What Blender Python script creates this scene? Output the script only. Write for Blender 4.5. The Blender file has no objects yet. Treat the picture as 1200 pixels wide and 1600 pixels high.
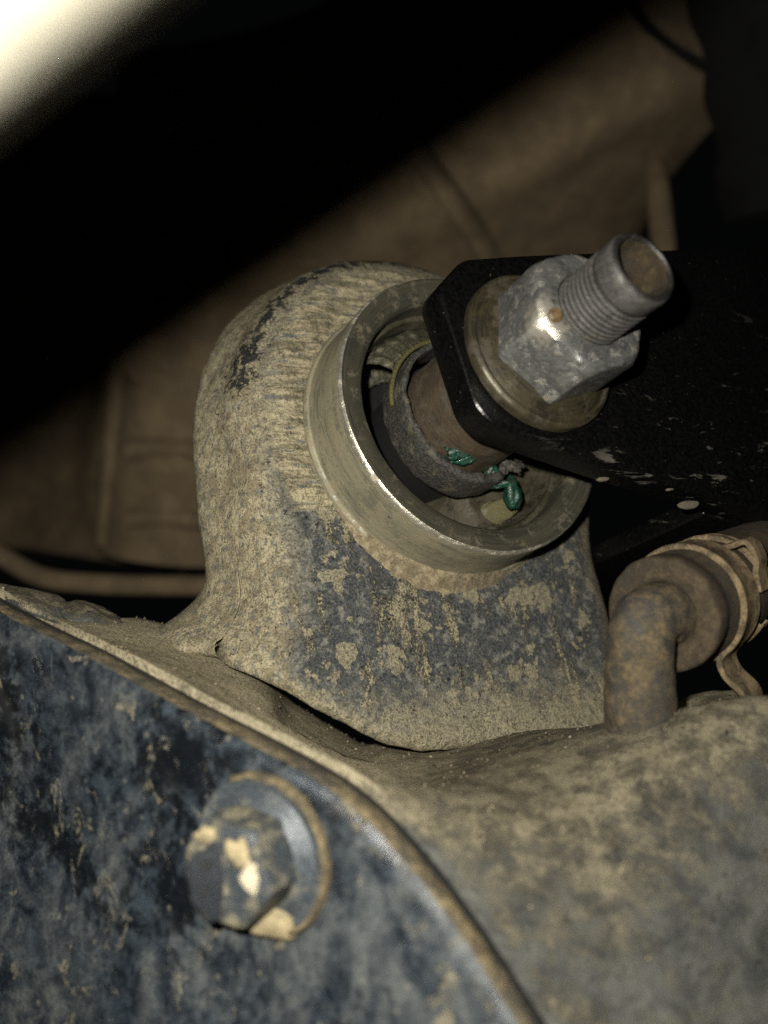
import bpy, math, random
from mathutils import Vector, noise, Matrix
random.seed(7)
scene = bpy.context.scene

# ------------------------------------------------------------------ camera, world, flash, exposure
F = 1400.0                      # focal length in photograph pixels (1200 x 1600)
CAM_Z = 0.5                     # camera height above the world origin, metres
cam_d = bpy.data.cameras.new('camera')
cam_d.sensor_fit = 'VERTICAL'
cam_d.lens = 4.2
cam_d.sensor_height = 4.2 * 1600 / F
cam_d.clip_start = 0.001
cam_d.clip_end = 50
cam_d.dof.use_dof = True
cam_d.dof.focus_distance = 0.147
cam_d.dof.aperture_fstop = 1.55
cam = bpy.data.objects.new('camera', cam_d)
cam.location = (0, 0, CAM_Z)
cam.rotation_euler = (math.radians(90), 0, 0)
scene.collection.objects.link(cam)
scene.camera = cam

world = bpy.data.worlds.new('World')
scene.world = world
world.use_nodes = True
world.node_tree.nodes['Background'].inputs[0].default_value = (0.8, 0.9, 1.0, 1)
world.node_tree.nodes['Background'].inputs[1].default_value = 0.0015

fl = bpy.data.lights.new('phone_flash', 'POINT')
fl.energy = 1.95
fl.shadow_soft_size = 0.0019
fl.color = (1.0, 0.955, 0.84)
flo = bpy.data.objects.new('phone_flash', fl)
flo.location = (-0.0100, -0.001, CAM_Z + 0.0115)
scene.collection.objects.link(flo)

scene.view_settings.view_transform = 'Standard'
scene.view_settings.look = 'None'
scene.view_settings.exposure = 0
scene.view_settings.gamma = 1
scene.view_settings.use_curve_mapping = False
scene.render.engine = 'CYCLES'
scene.cycles.use_denoising = False
scene.cycles.max_bounces = 6

# ------------------------------------------------------------------ coordinates (millimetres: x right, y up, z away)
def V(px, py, d):
    return Vector(((px - 600) / F * d, -(py - 800) / F * d, d))
def on_plane(px, py, P, N):
    r = V(px, py, 1.0)
    return r * (P.dot(N) / r.dot(N))
def W(v):
    return Vector((v.x * .001, v.z * .001, v.y * .001 + CAM_Z))

# axis of the bushing, its bolt and the tower face
c_px = (735, 637); D0 = 156.0; TH = math.radians(43.3)
vh = V(*c_px, 1).normalized()
q = Vector((.775, .63, 0)); q = (q - vh * q.dot(vh)).normalized()
A = (-math.cos(TH) * vh + math.sin(TH) * q).normalized()
C0 = V(*c_px, D0)                       # centre of the sleeve's front rim
RH = Vector((-A.z, 0, A.x)).normalized()
if RH.x < 0: RH = -RH
UH = RH.cross(A).normalized()
if UH.y < 0: UH = -UH
def AX(r, ang, t):                      # point at radius, angle (0 = right, 90 = up), position on the axis
    return C0 + A * t + RH * (r * math.cos(ang)) + UH * (r * math.sin(ang))
T_FACE = -12.8
CR = C0 + RH * 1.3 - UH * .2         # the sleeve sits a little off the bolt
B = CR + A * T_FACE

# ------------------------------------------------------------------ mesh helpers
def link(o): scene.collection.objects.link(o)
class Root:
    pass
def thing(name, label, cat, base, group=None):
    e = bpy.data.objects.new(name, None)
    e.empty_display_size = .01
    e.location = W(base)
    e['label'] = label; e['category'] = cat
    if group: e['group'] = group
    link(e)
    return e
ORI = {}
def mesh(name, verts, faces, mat, parent=None, smooth=True, base=None, sharp=None, label=None):
    """verts in mm camera frame; the mesh is stored relative to its thing's base"""
    if parent is not None:
        org = ORI[parent.name] if parent.name in ORI else parent.location.copy()
    else:
        org = W(base)
    me = bpy.data.meshes.new(name)
    me.from_pydata([W(v) - org for v in verts], [], faces)
    me.validate(); me.update()
    if smooth:
        me.shade_smooth()
    if sharp:
        me.set_sharp_from_angle(angle=math.radians(sharp))
    o = bpy.data.objects.new(name, me)
    if parent is not None:
        o.parent = parent
        ORI[o.name] = org
    else:
        o.location = org
        ORI[o.name] = org
    me.materials.append(mat)
    if label: o['label'] = label
    link(o)
    return o
def tag(o, label, cat, group=None):
    o['label'] = label; o['category'] = cat
    if group: o['group'] = group
    return o
def fix_normals(o):
    import bmesh
    bm = bmesh.new(); bm.from_mesh(o.data)
    bmesh.ops.recalc_face_normals(bm, faces=bm.faces)
    bm.to_mesh(o.data); bm.free()
def crom(p0, p1, p2, p3, t):
    return .5 * ((2 * p1) + (p2 - p0) * t + (2 * p0 - 5 * p1 + 4 * p2 - p3) * t * t + (3 * p1 - p0 - 3 * p2 + p3) * t ** 3)
def curve(pts, n, closed=False):
    """resampled Catmull-Rom curve, n points evenly spaced"""
    m = len(pts); raw = []
    segs = m if closed else m - 1
    for i in range(segs):
        if closed:
            a, b, c, d = pts[(i - 1) % m], pts[i], pts[(i + 1) % m], pts[(i + 2) % m]
        else:
            a, b, c, d = pts[max(i - 1, 0)], pts[i], pts[i + 1], pts[min(i + 2, m - 1)]
        for k in range(24):
            raw.append(crom(a, b, c, d, k / 24))
    raw.append(pts[0].copy() if closed else pts[-1].copy())
    L = [0]
    for i in range(1, len(raw)):
        L.append(L[-1] + (raw[i] - raw[i - 1]).length)
    out = []; j = 0
    cnt = n if closed else n - 1
    for k in range(n):
        s = L[-1] * k / cnt
        while j < len(L) - 2 and L[j + 1] < s: j += 1
        u = (s - L[j]) / max(L[j + 1] - L[j], 1e-9)
        out.append(raw[j].lerp(raw[j + 1], min(max(u, 0), 1)))
    return out
def grid_faces(nr, nc, closed_c=False, closed_r=False):
    f = []
    for i in range(nr if closed_r else nr - 1):
        i2 = (i + 1) % nr
        for j in range(nc if closed_c else nc - 1):
            j2 = (j + 1) % nc
            f.append((i * nc + j, i * nc + j2, i2 * nc + j2, i2 * nc + j))
    return f
def fbm(v, s, oct=4):
    return noise.fractal(v * s, 1.0, 2.1, oct, noise_basis='PERLIN_ORIGINAL')
def lathe(name, prof, mat, parent, n=128, ctr=None, axis=None, rough=0, rs=.3, sharp=35, refs=None, label=None, a0=0, a1=None):
    """closed or open profile of (r, t)"""
    cc = ctr if ctr is not None else C0
    ax = axis if axis is not None else A
    if refs: e1, e2 = refs
    elif axis is None: e1, e2 = RH, UH
    else:
        e1 = ax.orthogonal().normalized(); e2 = ax.cross(e1).normalized()
    vs = []
    full = a1 is None
    for k in range(n):
        a = 2 * math.pi * k / n if full else a0 + (a1 - a0) * k / (n - 1)
        d = e1 * math.cos(a) + e2 * math.sin(a)
        for r, t in prof:
            p = cc + ax * t + d * r
            if rough:
                p = p + d * (rough * fbm(p, rs)) + ax * (rough * fbm(p + Vector((31, 7, 9)), rs))
            vs.append(p)
    o = mesh(name, vs, grid_faces(n, len(prof), closed_r=full), mat, parent, label=label)
    fix_normals(o)
    if sharp: o.data.set_sharp_from_angle(angle=math.radians(sharp))
    return o
def tube(name, pts, rad, mat, parent=None, n=48, m=32, base=None, cap=True, rough=0, rs=.3, flat=1.0, label=None):
    path = curve(pts, n)
    vs = []
    T0 = (path[1] - path[0]).normalized()
    e1 = T0.orthogonal().normalized()
    for i, p in enumerate(path):
        T = (path[min(i + 1, n - 1)] - path[max(i - 1, 0)]).normalized()
        e1 = (e1 - T * e1.dot(T)).normalized(); e2 = T.cross(e1)
        r = rad(i / (n - 1)) if callable(rad) else rad
        for k in range(m):
            a = 2 * math.pi * k / m
            d = e1 * math.cos(a) + e2 * math.sin(a) * flat
            v = p + d * r
            if rough: v = v + d * rough * fbm(v, rs)
            vs.append(v)
    f = grid_faces(n, m, closed_c=True)
    if cap:
        f.append(tuple(range(m))); f.append(tuple(range((n - 1) * m, n * m)))
    o = mesh(name, vs, f, mat, parent, base=base, sharp=50, label=label)
    fix_normals(o)
    o.data.set_sharp_from_angle(angle=math.radians(50))
    return o
def slab(name, poly, depth_vec, mat, parent, bevel=.8, base=None, label=None, seg=3):
    """prism from a polygon of points extruded by depth_vec, edges bevelled"""
    import bmesh
    n = len(poly)
    vs = list(poly) + [p + depth_vec for p in poly]
    f = [tuple(range(n)), tuple(range(n, 2 * n))]
    for i in range(n):
        j = (i + 1) % n
        f.append((i, j, n + j, n + i))
    o = mesh(name, vs, f, mat, parent, base=base, label=label)
    bm = bmesh.new(); bm.from_mesh(o.data)
    bmesh.ops.recalc_face_normals(bm, faces=bm.faces)
    if bevel:
        es = [e for e in bm.edges if len(e.link_faces) == 2 and e.calc_face_angle(0) > .5]
        bmesh.ops.bevel(bm, geom=es, offset=bevel * .001, segments=seg, profile=.5, affect='EDGES')
    bm.to_mesh(o.data); bm.free()
    o.data.shade_smooth(); o.data.set_sharp_from_angle(angle=math.radians(28))
    return o
def sstep(a, b, x):
    t = min(max((x - a) / (b - a), 0), 1)
    return t * t * (3 - 2 * t)
def set_attr(o, name, vals):
    at = o.data.attributes.new(name, 'FLOAT', 'POINT')
    at.data.foreach_set('value', vals)
def set_vec(o, name, vals):
    at = o.data.attributes.new(name, 'FLOAT_VECTOR', 'POINT')
    at.data.foreach_set('vector', [c for v in vals for c in v])

# ------------------------------------------------------------------ material helpers
class M:
    def __init__(s, name):
        s.mat = bpy.data.materials.new(name); s.mat.use_nodes = True
        s.nt = s.mat.node_tree; s.b = s.nt.nodes['Principled BSDF']
        tc = s.nt.nodes.new('ShaderNodeTexCoord')
        vm = s.nt.nodes.new('ShaderNodeVectorMath'); vm.operation = 'SCALE'
        s.nt.links.new(tc.outputs['Object'], vm.inputs[0]); vm.inputs['Scale'].default_value = 1000
        s.co = vm.outputs[0]                           # millimetres
    def put(s, sock, v):
        if isinstance(v, bpy.types.NodeSocket): s.nt.links.new(v, sock)
        elif isinstance(v, (tuple, list)) and len(v) == 3 and sock.type == 'RGBA': sock.default_value = (*v, 1)
        else: sock.default_value = v
    def map(s, co, scale=(1, 1, 1), loc=(0, 0, 0), rot=(0, 0, 0)):
        n = s.nt.nodes.new('ShaderNodeMapping')
        s.put(n.inputs['Vector'], co); n.inputs['Scale'].default_value = scale
        n.inputs['Location'].default_value = loc; n.inputs['Rotation'].default_value = rot
        return n.outputs[0]
    def noise(s, scale, detail=6, rough=.6, dist=0, co=None):
        n = s.nt.nodes.new('ShaderNodeTexNoise')
        s.put(n.inputs['Vector'], co or s.co)
        n.inputs['Scale'].default_value = scale; n.inputs['Detail'].default_value = detail
        n.inputs['Roughness'].default_value = rough; n.inputs['Distortion'].default_value = dist
        return n.outputs['Fac']
    def vor(s, scale, out='Distance', feature='F1', rand=1, co=None):
        n = s.nt.nodes.new('ShaderNodeTexVoronoi'); n.feature = feature
        s.put(n.inputs['Vector'], co or s.co)
        n.inputs['Scale'].default_value = scale; n.inputs['Randomness'].default_value = rand
        return n.outputs[out]
    def m(s, op, a, b=0.0, clamp=False):
        n = s.nt.nodes.new('ShaderNodeMath'); n.operation = op; n.use_clamp = clamp
        s.put(n.inputs[0], a); s.put(n.inputs[1], b)
        return n.outputs[0]
    def ramp(s, x, lo, hi, a=0.0, b=1.0):
        n = s.nt.nodes.new('ShaderNodeMapRange'); n.interpolation_type = 'SMOOTHSTEP'
        s.put(n.inputs['Value'], x); n.inputs['From Min'].default_value = lo; n.inputs['From Max'].default_value = hi
        n.inputs['To Min'].default_value = a; n.inputs['To Max'].default_value = b
        return n.outputs[0]
    def mix(s, f, a, b, mode='MIX'):
        n = s.nt.nodes.new('ShaderNodeMix'); n.data_type = 'RGBA'; n.blend_type = mode
        s.put(n.inputs[0], f); s.put(n.inputs[6], a); s.put(n.inputs[7], b)
        return n.outputs[2]
    def fmix(s, f, a, b):
        n = s.nt.nodes.new('ShaderNodeMix'); n.data_type = 'FLOAT'
        s.put(n.inputs[0], f); s.put(n.inputs[2], a); s.put(n.inputs[3], b)
        return n.outputs[0]
    def attr(s, name, out='Fac'):
        n = s.nt.nodes.new('ShaderNodeAttribute'); n.attribute_name = name
        return n.outputs[out]
    def dist(s, p):
        n = s.nt.nodes.new('ShaderNodeVectorMath'); n.operation = 'DISTANCE'
        s.put(n.inputs[0], s.co); n.inputs[1].default_value = p
        return n.outputs['Value']
    def sep(s, co):
        n = s.nt.nodes.new('ShaderNodeSeparateXYZ'); s.put(n.inputs[0], co); return n.outputs
    def bump(s, h, mm=.2, strength=1.0, normal=None):
        n = s.nt.nodes.new('ShaderNodeBump')
        s.put(n.inputs['Height'], h); n.inputs['Distance'].default_value = mm * .001
        n.inputs['Strength'].default_value = strength
        if normal: s.put(n.inputs['Normal'], normal)
        return n.outputs[0]
    def done(s, color, rough=.8, metal=0.0, normal=None, spec=.5):
        s.put(s.b.inputs['Base Color'], color); s.put(s.b.inputs['Roughness'], rough)
        s.put(s.b.inputs['Metallic'], metal); s.put(s.b.inputs['Specular IOR Level'], spec)
        if normal: s.put(s.b.inputs['Normal'], normal)
        return s.mat

TAN = (.305, .272, .183); TAN2 = (.19, .162, .105); PALE = (.43, .38, .26)
BLUE = (.055, .07, .09); BLUE2 = (.105, .125, .145); BLK = (.012, .013, .015)

def dusty(name, base, base2, dust, dust2, thr, width=.08, sc=1.0, rough_b=.5, metal_b=0.0, bump=.25, pits=.0, wmix=(.45, .35, .2), stretch=None, settle=0, grain=.55, broad=False):
    m = M(name)
    co = m.map(m.co, stretch) if stretch else m.co
    big = m.noise(.055 * sc, 5, .6, .4, co); med = m.noise(.33 * sc, 7, .65, .3, co); fine = m.noise(2.2 * sc, 5, .7, 0, m.co)
    s = m.m('ADD', m.m('ADD', m.m('MULTIPLY', big, wmix[0]), m.m('MULTIPLY', med, wmix[1])), m.m('MULTIPLY', fine, wmix[2]))
    if settle:
        s = m.m('ADD', s, m.attr('caked'))
        g = m.nt.nodes.new('ShaderNodeNewGeometry')
        s = m.m('ADD', s, m.m('MULTIPLY', m.m('SUBTRACT', m.sep(g.outputs['Normal'])[2], .62), settle))
    mask = m.ramp(s, thr - width, thr + width)
    bc = m.mix(m.ramp(m.m('ADD', m.m('MULTIPLY', m.noise(.24 * sc, 7, .7, .4), .75), m.m('MULTIPLY', fine, .25)) if broad else fine, .38, .62), base2 if broad else base, base if broad else base2)
    dc = m.mix(m.ramp(med, .40, .60), dust2, dust)
    dc = m.mix(m.ramp(fine, .3, .55, .45, 0), dc, dust2)
    if settle:
        dc = m.mix(m.m('MULTIPLY', m.attr('caked'), 8.0, True), dc, m.mix(m.ramp(fine, .36, .56), (.17, .148, .10), (.32, .282, .192)))
    col = m.mix(mask, bc, dc)
    gn = m.noise(3.0, 3, .65)
    col = m.mix(m.ramp(gn, .36, .52, grain, 0), col, m.mix(.6, col, (.008, .008, .008)))
    h = m.m('ADD', m.m('MULTIPLY', mask, .5), m.m('MULTIPLY', fine, .6))
    if pits:
        pv = m.ramp(m.noise(1.1 * sc, 3, .5, .6), .66, .74)
        col = m.mix(m.m('MULTIPLY', pv, pits), col, BLK)
        h = m.m('SUBTRACT', h, m.m('MULTIPLY', pv, .8))
    rough = m.fmix(mask, rough_b, .95)
    met = m.fmix(mask, metal_b, 0.0)
    return m.done(col, rough, met, m.bump(h, bump), spec=m.fmix(mask, .35, .08))

# casting with thick road dust (housing) and its paint showing through
m_house = dusty('dusty_casting', (.072, .073, .065), (.020, .022, .023), (.16, .142, .099), (.085, .074, .052), .51, .11, .9, .7, 0, .45, .9, (.28, .44, .28), settle=.30, broad=True)
def mat_cover():
    m = M('dusty_blue_paint')
    fine = m.noise(2.6, 6, .75); med = m.noise(.3, 8, .75, .4); big = m.noise(.045, 5, .6, .4); gn = m.noise(3.4, 2, .6)
    run = m.noise(.12, 8, .72, .5, m.map(m.co, (1.15, 1.15, .8), rot=(0, .5, 0)))
    col = m.mix(m.ramp(med, .40, .64), (.007, .010, .015), (.030, .040, .052))
    film = m.ramp(m.m('ADD', m.m('ADD', m.m('MULTIPLY', run, .6), m.m('MULTIPLY', fine, .12)), m.m('MULTIPLY', big, .28)), .45, .61)
    col = m.mix(m.m('MULTIPLY', film, .66), col, m.mix(m.ramp(med, .42, .6), (.042, .051, .058), (.10, .107, .10)))
    col = m.mix(m.ramp(m.m('ADD', m.m('MULTIPLY', big, .65), m.m('MULTIPLY', med, .35)), .42, .49, .9, 0), col, (.003, .004, .005))
    drip = m.ramp(m.m('ADD', m.m('MULTIPLY', m.noise(.20, 7, .7, .8, m.map(m.co, (1.2, 1.2, .75), (7, 3, 2), (0, -.5, 0))), .85), m.m('MULTIPLY', fine, .15)), .575, .645)
    col = m.mix(m.m('MULTIPLY', drip, .8), col, m.mix(m.ramp(fine, .35, .6), (.09, .082, .058), (.20, .178, .12)))
    dots = m.m('MULTIPLY', m.ramp(m.vor(.38), .12, .2, 1, 0), m.ramp(m.noise(.2, 3, .5), .5, .6))
    col = m.mix(m.m('MULTIPLY', dots, .5), col, (.17, .165, .135))
    scr = m.ramp(m.noise(.5, 4, .6, .3, m.map(m.co, (2.5, 2.5, .16), (3, 1, 2), (0, .42, 0))), .68, .73)
    col = m.mix(m.m('MULTIPLY', scr, .5), col, (.15, .155, .145))
    crack = m.ramp(m.noise(.09, 7, .72, 1.0, m.map(m.co, (1.5, 1.5, .6), (1, 8, 4), (0, .35, 0))), .64, .69)
    pit = m.ramp(m.noise(1.2, 2, .5, .6), .67, .73)
    col = m.mix(m.m('MULTIPLY', m.m('MAXIMUM', pit, crack), .9), col, (.005, .006, .007))
    col = m.mix(m.ramp(gn, .36, .52, .5, 0), col, (.006, .007, .009))
    h = m.m('ADD', m.m('MULTIPLY', m.m('ADD', fine, gn), .4), m.m('ADD', m.m('MULTIPLY', drip, .4), m.m('MULTIPLY', med, .8)))
    h = m.m('SUBTRACT', h, m.m('ADD', m.m('MULTIPLY', pit, .8), crack))
    return m.done(col, m.fmix(m.m('MAXIMUM', drip, film), .30, .75), 0, m.bump(h, .14), spec=.45)
m_cover = mat_cover()
m_edge = dusty('dusty_cover_edge', (.030, .030, .027), (.055, .052, .043), (.17, .138, .082), (.10, .08, .05), .48, .1, 1.5, .6, 0, .25)
m_bolt = dusty('dusty_flange_bolt', (.03, .038, .05), (.07, .082, .092), (.15, .145, .115), (.10, .10, .09), .54, .06, 1.2, .4, .2, .12)
m_flake = dusty('dry_mud', TAN2, TAN, (.30, .25, .15), (.22, .18, .11), .45, .1, 2, .9, 0, .15)
m_bg = dusty('background_dust', (.11, .083, .053), (.135, .10, .064), (.225, .17, .105), (.175, .132, .082), .46, .16, .25, .85, 0, .1)
m_bgdark = dusty('background_dark', (.0014, .0016, .002), (.002, .0024, .003), (.004, .004, .004), (.003, .003, .003), .6, .1, .3, .95, 0, .2)
m_pipe = dusty('rusty_pipe', (.028, .030, .031), (.045, .042, .035), (.115, .088, .050), (.065, .05, .03), .49, .10, 1.8, .5, .2, .15)
m_hose = dusty('dusty_rubber_hose', (.016, .013, .010), (.027, .022, .016), (.058, .045, .029), (.036, .028, .019), .47, .1, 1.2, .8, 0, .15)
m_clamp = dusty('rusty_spring_steel', (.05, .037, .024), (.07, .054, .036), (.16, .122, .072), (.10, .076, .045), .47, .08, 1.4, .5, .4, .12)

def mat_tower():
    m = M('tower_casting')
    face = m.attr('face'); scrape = m.attr('scrape'); grime = m.attr('grime'); pc = m.attr('plane', 'Vector')
    fine = m.noise(2.4, 6, .7); med = m.noise(.4, 7, .65, .4); big = m.noise(.09, 4, .6)
    # flank: thick tan dust with small pits
    tan = m.mix(m.ramp(med, .40, .60), TAN2, TAN)
    tan = m.mix(m.ramp(fine, .36, .52, .8, 0), tan, (.085, .075, .052))
    tan = m.mix(m.ramp(m.noise(1.0, 4, .6, 0, m.map(m.co, (1, 1, .5))), .52, .64, 0, .8), tan, (.10, .105, .10))
    pit = m.ramp(m.noise(1.5, 2, .5, 1.0), .67, .73)
    # face below: blue-black paint with islands of dried mud
    paint = m.mix(m.ramp(fine, .36, .66), (.022, .026, .031), (.085, .09, .09))
    paint = m.mix(m.ramp(m.noise(.5, 6, .7, .3), .48, .66), paint, (.165, .162, .14))
    warp = m.nt.nodes.new('ShaderNodeTexNoise'); warp.inputs['Scale'].default_value = .55; warp.inputs['Detail'].default_value = 6
    m.put(warp.inputs['Vector'], m.co)
    wv = m.nt.nodes.new('ShaderNodeVectorMath'); wv.operation = 'MULTIPLY_ADD'
    m.put(wv.inputs[0], warp.outputs['Color']); wv.inputs[1].default_value = (4.2, 4.2, 4.2); m.put(wv.inputs[2], m.co)
    spots = m.m('MAXIMUM', m.ramp(m.m('SUBTRACT', m.vor(.20, co=wv.outputs[0]), m.m('MULTIPLY', m.ramp(m.noise(.16, 4, .6), .42, .62), .46)), -.02, .02, 1, 0),
                m.ramp(m.m('SUBTRACT', m.vor(.5, co=wv.outputs[0]), m.m('MULTIPLY', m.ramp(big, .42, .6), .40)), -.03, .03, 1, 0))
    streak = m.ramp(m.m('ADD', m.m('MULTIPLY', m.noise(.22, 6, .65, .6, m.map(pc, (1, .35, 1))), .7), m.m('MULTIPLY', fine, .3)), .535, .60)
    isl = m.m('MAXIMUM', m.m('MULTIPLY', spots, .8), streak)
    # dust builds up towards the foot of the tower
    u = m.sep(pc)[1]
    low = m.ramp(m.m('ADD', u, m.m('ADD', m.m('MULTIPLY', med, 22), m.m('MULTIPLY', fine, 8))), -40, -27, .9, 0)
    isl = m.m('MAXIMUM', isl, low)
    fcol = m.mix(isl, paint, m.mix(m.ramp(fine, .35, .6), (.125, .113, .077), (.27, .24, .16)))
    # scraped, wiped zone round the sleeve: streaks across the face
    st1 = m.noise(1.0, 8, .78, .25, m.map(pc, (.13, 1.15, 1), rot=(0, 0, .04))); st2 = m.noise(.45, 6, .7, .4, m.map(pc, (.45, 1.5, 1)))
    st1 = m.m('ADD', m.m('MULTIPLY', st1, .55), m.m('MULTIPLY', m.noise(1.0, 7, .75, .3, m.map(pc, (.10, .5, 1), (4, 9, 0), (0, 0, .04))), .45))
    scol = m.mix(m.ramp(st1, .42, .57), (.125, .11, .072), (.37, .325, .215))
    scol = m.mix(m.ramp(st2, .54, .64, 0, .85), scol, (.11, .122, .128))
    scol = m.mix(m.ramp(m.m('ADD', st1, m.m('MULTIPLY', m.m('SUBTRACT', med, .5), .5)), .31, .40, .95, 0), scol, (.035, .033, .03))
    col = m.mix(face, tan, fcol)
    col = m.mix(scrape, col, scol)
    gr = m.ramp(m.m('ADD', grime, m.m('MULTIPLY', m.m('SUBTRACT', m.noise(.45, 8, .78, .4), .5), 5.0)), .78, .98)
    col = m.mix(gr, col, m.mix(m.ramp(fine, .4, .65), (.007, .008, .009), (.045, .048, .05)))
    pits = m.m('MULTIPLY', pit, m.fmix(scrape, .85, .2))
    col = m.mix(pits, col, BLK)
    gn = m.noise(3.2, 3, .65)
    col = m.mix(m.ramp(gn, .38, .50, .8, 0), col, m.mix(.6, col, (.010, .010, .010)))
    col = m.mix(m.ramp(m.noise(.9, 7, .78, .3), .37, .48, .7, 0), col, (.045, .042, .034))
    h = m.m('ADD', m.m('MULTIPLY', m.m('ADD', fine, gn), .4), m.m('MULTIPLY', isl, m.m('MULTIPLY', face, .30)))
    h = m.m('ADD', h, m.m('MULTIPLY', scrape, m.m('MULTIPLY', st1, 1.2)))
    h = m.m('SUBTRACT', h, m.m('MULTIPLY', pits, .9))
    h = m.m('SUBTRACT', h, m.m('MULTIPLY', gr, .5))
    rough = m.fmix(m.m('MULTIPLY', face, m.m('SUBTRACT', 1.0, isl)), .93, .6)
    return m.done(col, rough, 0, m.bump(h, .5), spec=.1)
m_tower = mat_tower()

def mat_sleeve(name, c1, c2, c3, dirt, metal, rough, thr=.52):
    """machined steel: fine rings round the axis, stains, dust in patches"""
    m = M(name)
    cyl = m.attr('ring', 'Vector')                    # (angle*r, axis position, radius)
    ln = m.noise(1.0, 5, .7, 0, m.map(cyl, (.06, 2.6, 2.6)))
    st = m.noise(.22, 6, .65, .5, m.map(cyl, (.5, 1.2, 1.2))); fine = m.noise(2.5, 5, .7)
    col = m.mix(m.ramp(st, .43, .60), c1, c2)
    col = m.mix(m.ramp(ln, .42, .62, 0, .6), col, c3)
    col = m.mix(m.ramp(fine, .34, .48, .55, 0), col, m.mix(.5, col, (.012, .011, .009)))
    d = m.ramp(m.m('ADD', m.m('MULTIPLY', m.noise(.30, 7, .7, .3), .75), m.m('MULTIPLY', fine, .25)), thr - .05, thr + .07)
    col = m.mix(m.m('MULTIPLY', d, .75), col, dirt)
    sp = m.ramp(m.noise(1.7, 2, .5), .68, .73)
    col = m.mix(m.m('MULTIPLY', sp, .8), col, (.03, .025, .02))
    h = m.m('ADD', m.m('MULTIPLY', ln, .35), m.m('ADD', m.m('MULTIPLY', d, .25), m.m('MULTIPLY', fine, .3)))
    return m.done(col, m.fmix(d, rough, .85), m.fmix(d, metal, metal * .2), m.bump(h, .10), spec=.5)
m_sleeve = mat_sleeve('stained_steel_sleeve', (.19, .178, .122), (.095, .096, .075), (.25, .228, .155), (.17, .143, .092), .2, .45)
m_rim = mat_sleeve('dark_steel_rim', (.062, .058, .042), (.042, .042, .034), (.09, .084, .06), (.095, .078, .048), .45, .42, .56)
m_cup = mat_sleeve('greasy_cup', (.034, .031, .018), (.016, .015, .011), (.052, .046, .027), (.04, .033, .02), .2, .38, .50)
m_inner = mat_sleeve('brown_inner_sleeve', (.062, .046, .030), (.036, .030, .022), (.082, .060, .038), (.048, .040, .026), .2, .5, .54)
m_washer = mat_sleeve('olive_washer', (.036, .031, .017), (.016, .014, .010), (.052, .044, .023), (.028, .021, .012), .4, .42, .55)

def mat_steel(name, c1, c2, dirt, rough, worn=None, metal=.6, valley=None):
    m = M(name)
    fine = m.noise(1.8, 6, .72); med = m.noise(.28, 6, .65, .6); scr = m.noise(1.2, 4, .7, .2, m.map(m.co, (.25, 1.5, 2.2), rot=(.3, .7, .4)))
    col = m.mix(m.ramp(med, .42, .58), c1, c2)
    col = m.mix(m.ramp(scr, .45, .68, 0, .55), col, tuple(min(1, x * 1.7) for x in c1))
    d = m.ramp(m.m('ADD', m.m('MULTIPLY', m.noise(.42, 6, .7, .3), .8), m.m('MULTIPLY', fine, .2)), .53, .64)
    col = m.mix(m.m('MULTIPLY', d, .8), col, dirt)
    col = m.mix(m.ramp(fine, .28, .42, .7, 0), col, (.02, .02, .02))
    if valley:
        col = m.mix(m.ramp(m.sep(m.attr('ring', 'Vector'))[2], valley[0], valley[1], .9, 0), col, (.012, .011, .010))  # shade between the thread crests painted into the grooves
    r = m.fmix(d, rough, .75); mt = m.fmix(d, metal, .1)
    if worn:
        w = m.ramp(m.m('ADD', m.dist(worn[0]), m.m('MULTIPLY', m.m('SUBTRACT', m.noise(.9, 6, .75), .5), 9.0)), worn[1] - .6, worn[1] + 1.6, 1, 0)
        col = m.mix(w, col, (.50, .47, .41)); r = m.fmix(w, r, .34); mt = m.fmix(w, mt, .75)
    return m.done(col, r, mt, m.bump(m.m('ADD', m.m('MULTIPLY', fine, .6), m.m('ADD', m.m('MULTIPLY', scr, .5), m.m('MULTIPLY', d, .4))), .12), spec=.5)

def mat_black():
    m = M('black_chassis_paint')
    fine = m.noise(1.6, 4, .6)
    sp = m.m('MULTIPLY', m.ramp(m.vor(1.0), .05, .10, 1, 0), m.ramp(m.noise(.5, 3, .6), .56, .66))
    sp2 = m.ramp(m.vor(.55, co=m.map(m.co, (1, 1, 1), (3.3, 1.7, 9))), .022, .045, 1, 0)
    sp = m.m('MAXIMUM', sp, sp2)
    col = m.mix(m.ramp(fine, .4, .6), (.0012, .0012, .0014), (.003, .003, .003))
    col = m.mix(m.m('MULTIPLY', sp, .75), col, (.17, .155, .125))
    chip = m.m('MULTIPLY', m.attr('chips'), m.ramp(m.noise(.30, 6, .7, .8, m.map(m.co, (.35, .5, 1.6))), .60, .66))
    col = m.mix(m.m('MULTIPLY', chip, .7), col, (.07, .066, .055))
    return m.done(col, m.fmix(m.m('MAXIMUM', sp, chip), .28, .8), 0, m.bump(m.m('ADD', fine, m.m('MULTIPLY', sp, .6)), .07), spec=.3)
m_black = mat_black()
def mat_rubber():
    m = M('torn_rubber')
    fine = m.noise(1.8, 6, .75); ln = m.noise(1.2, 5, .7, .2, m.map(m.co, (.5, 1.0, 2.2)))
    col = m.mix(m.ramp(fine, .4, .62), (.012, .012, .012), (.05, .047, .038))
    col = m.mix(m.ramp(m.noise(.35, 5, .65), .54, .66, 0, .7), col, (.10, .088, .06))
    return m.done(col, .6, 0, m.bump(m.m('ADD', fine, ln), .25), spec=.45)
m_rubber = mat_rubber()
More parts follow.
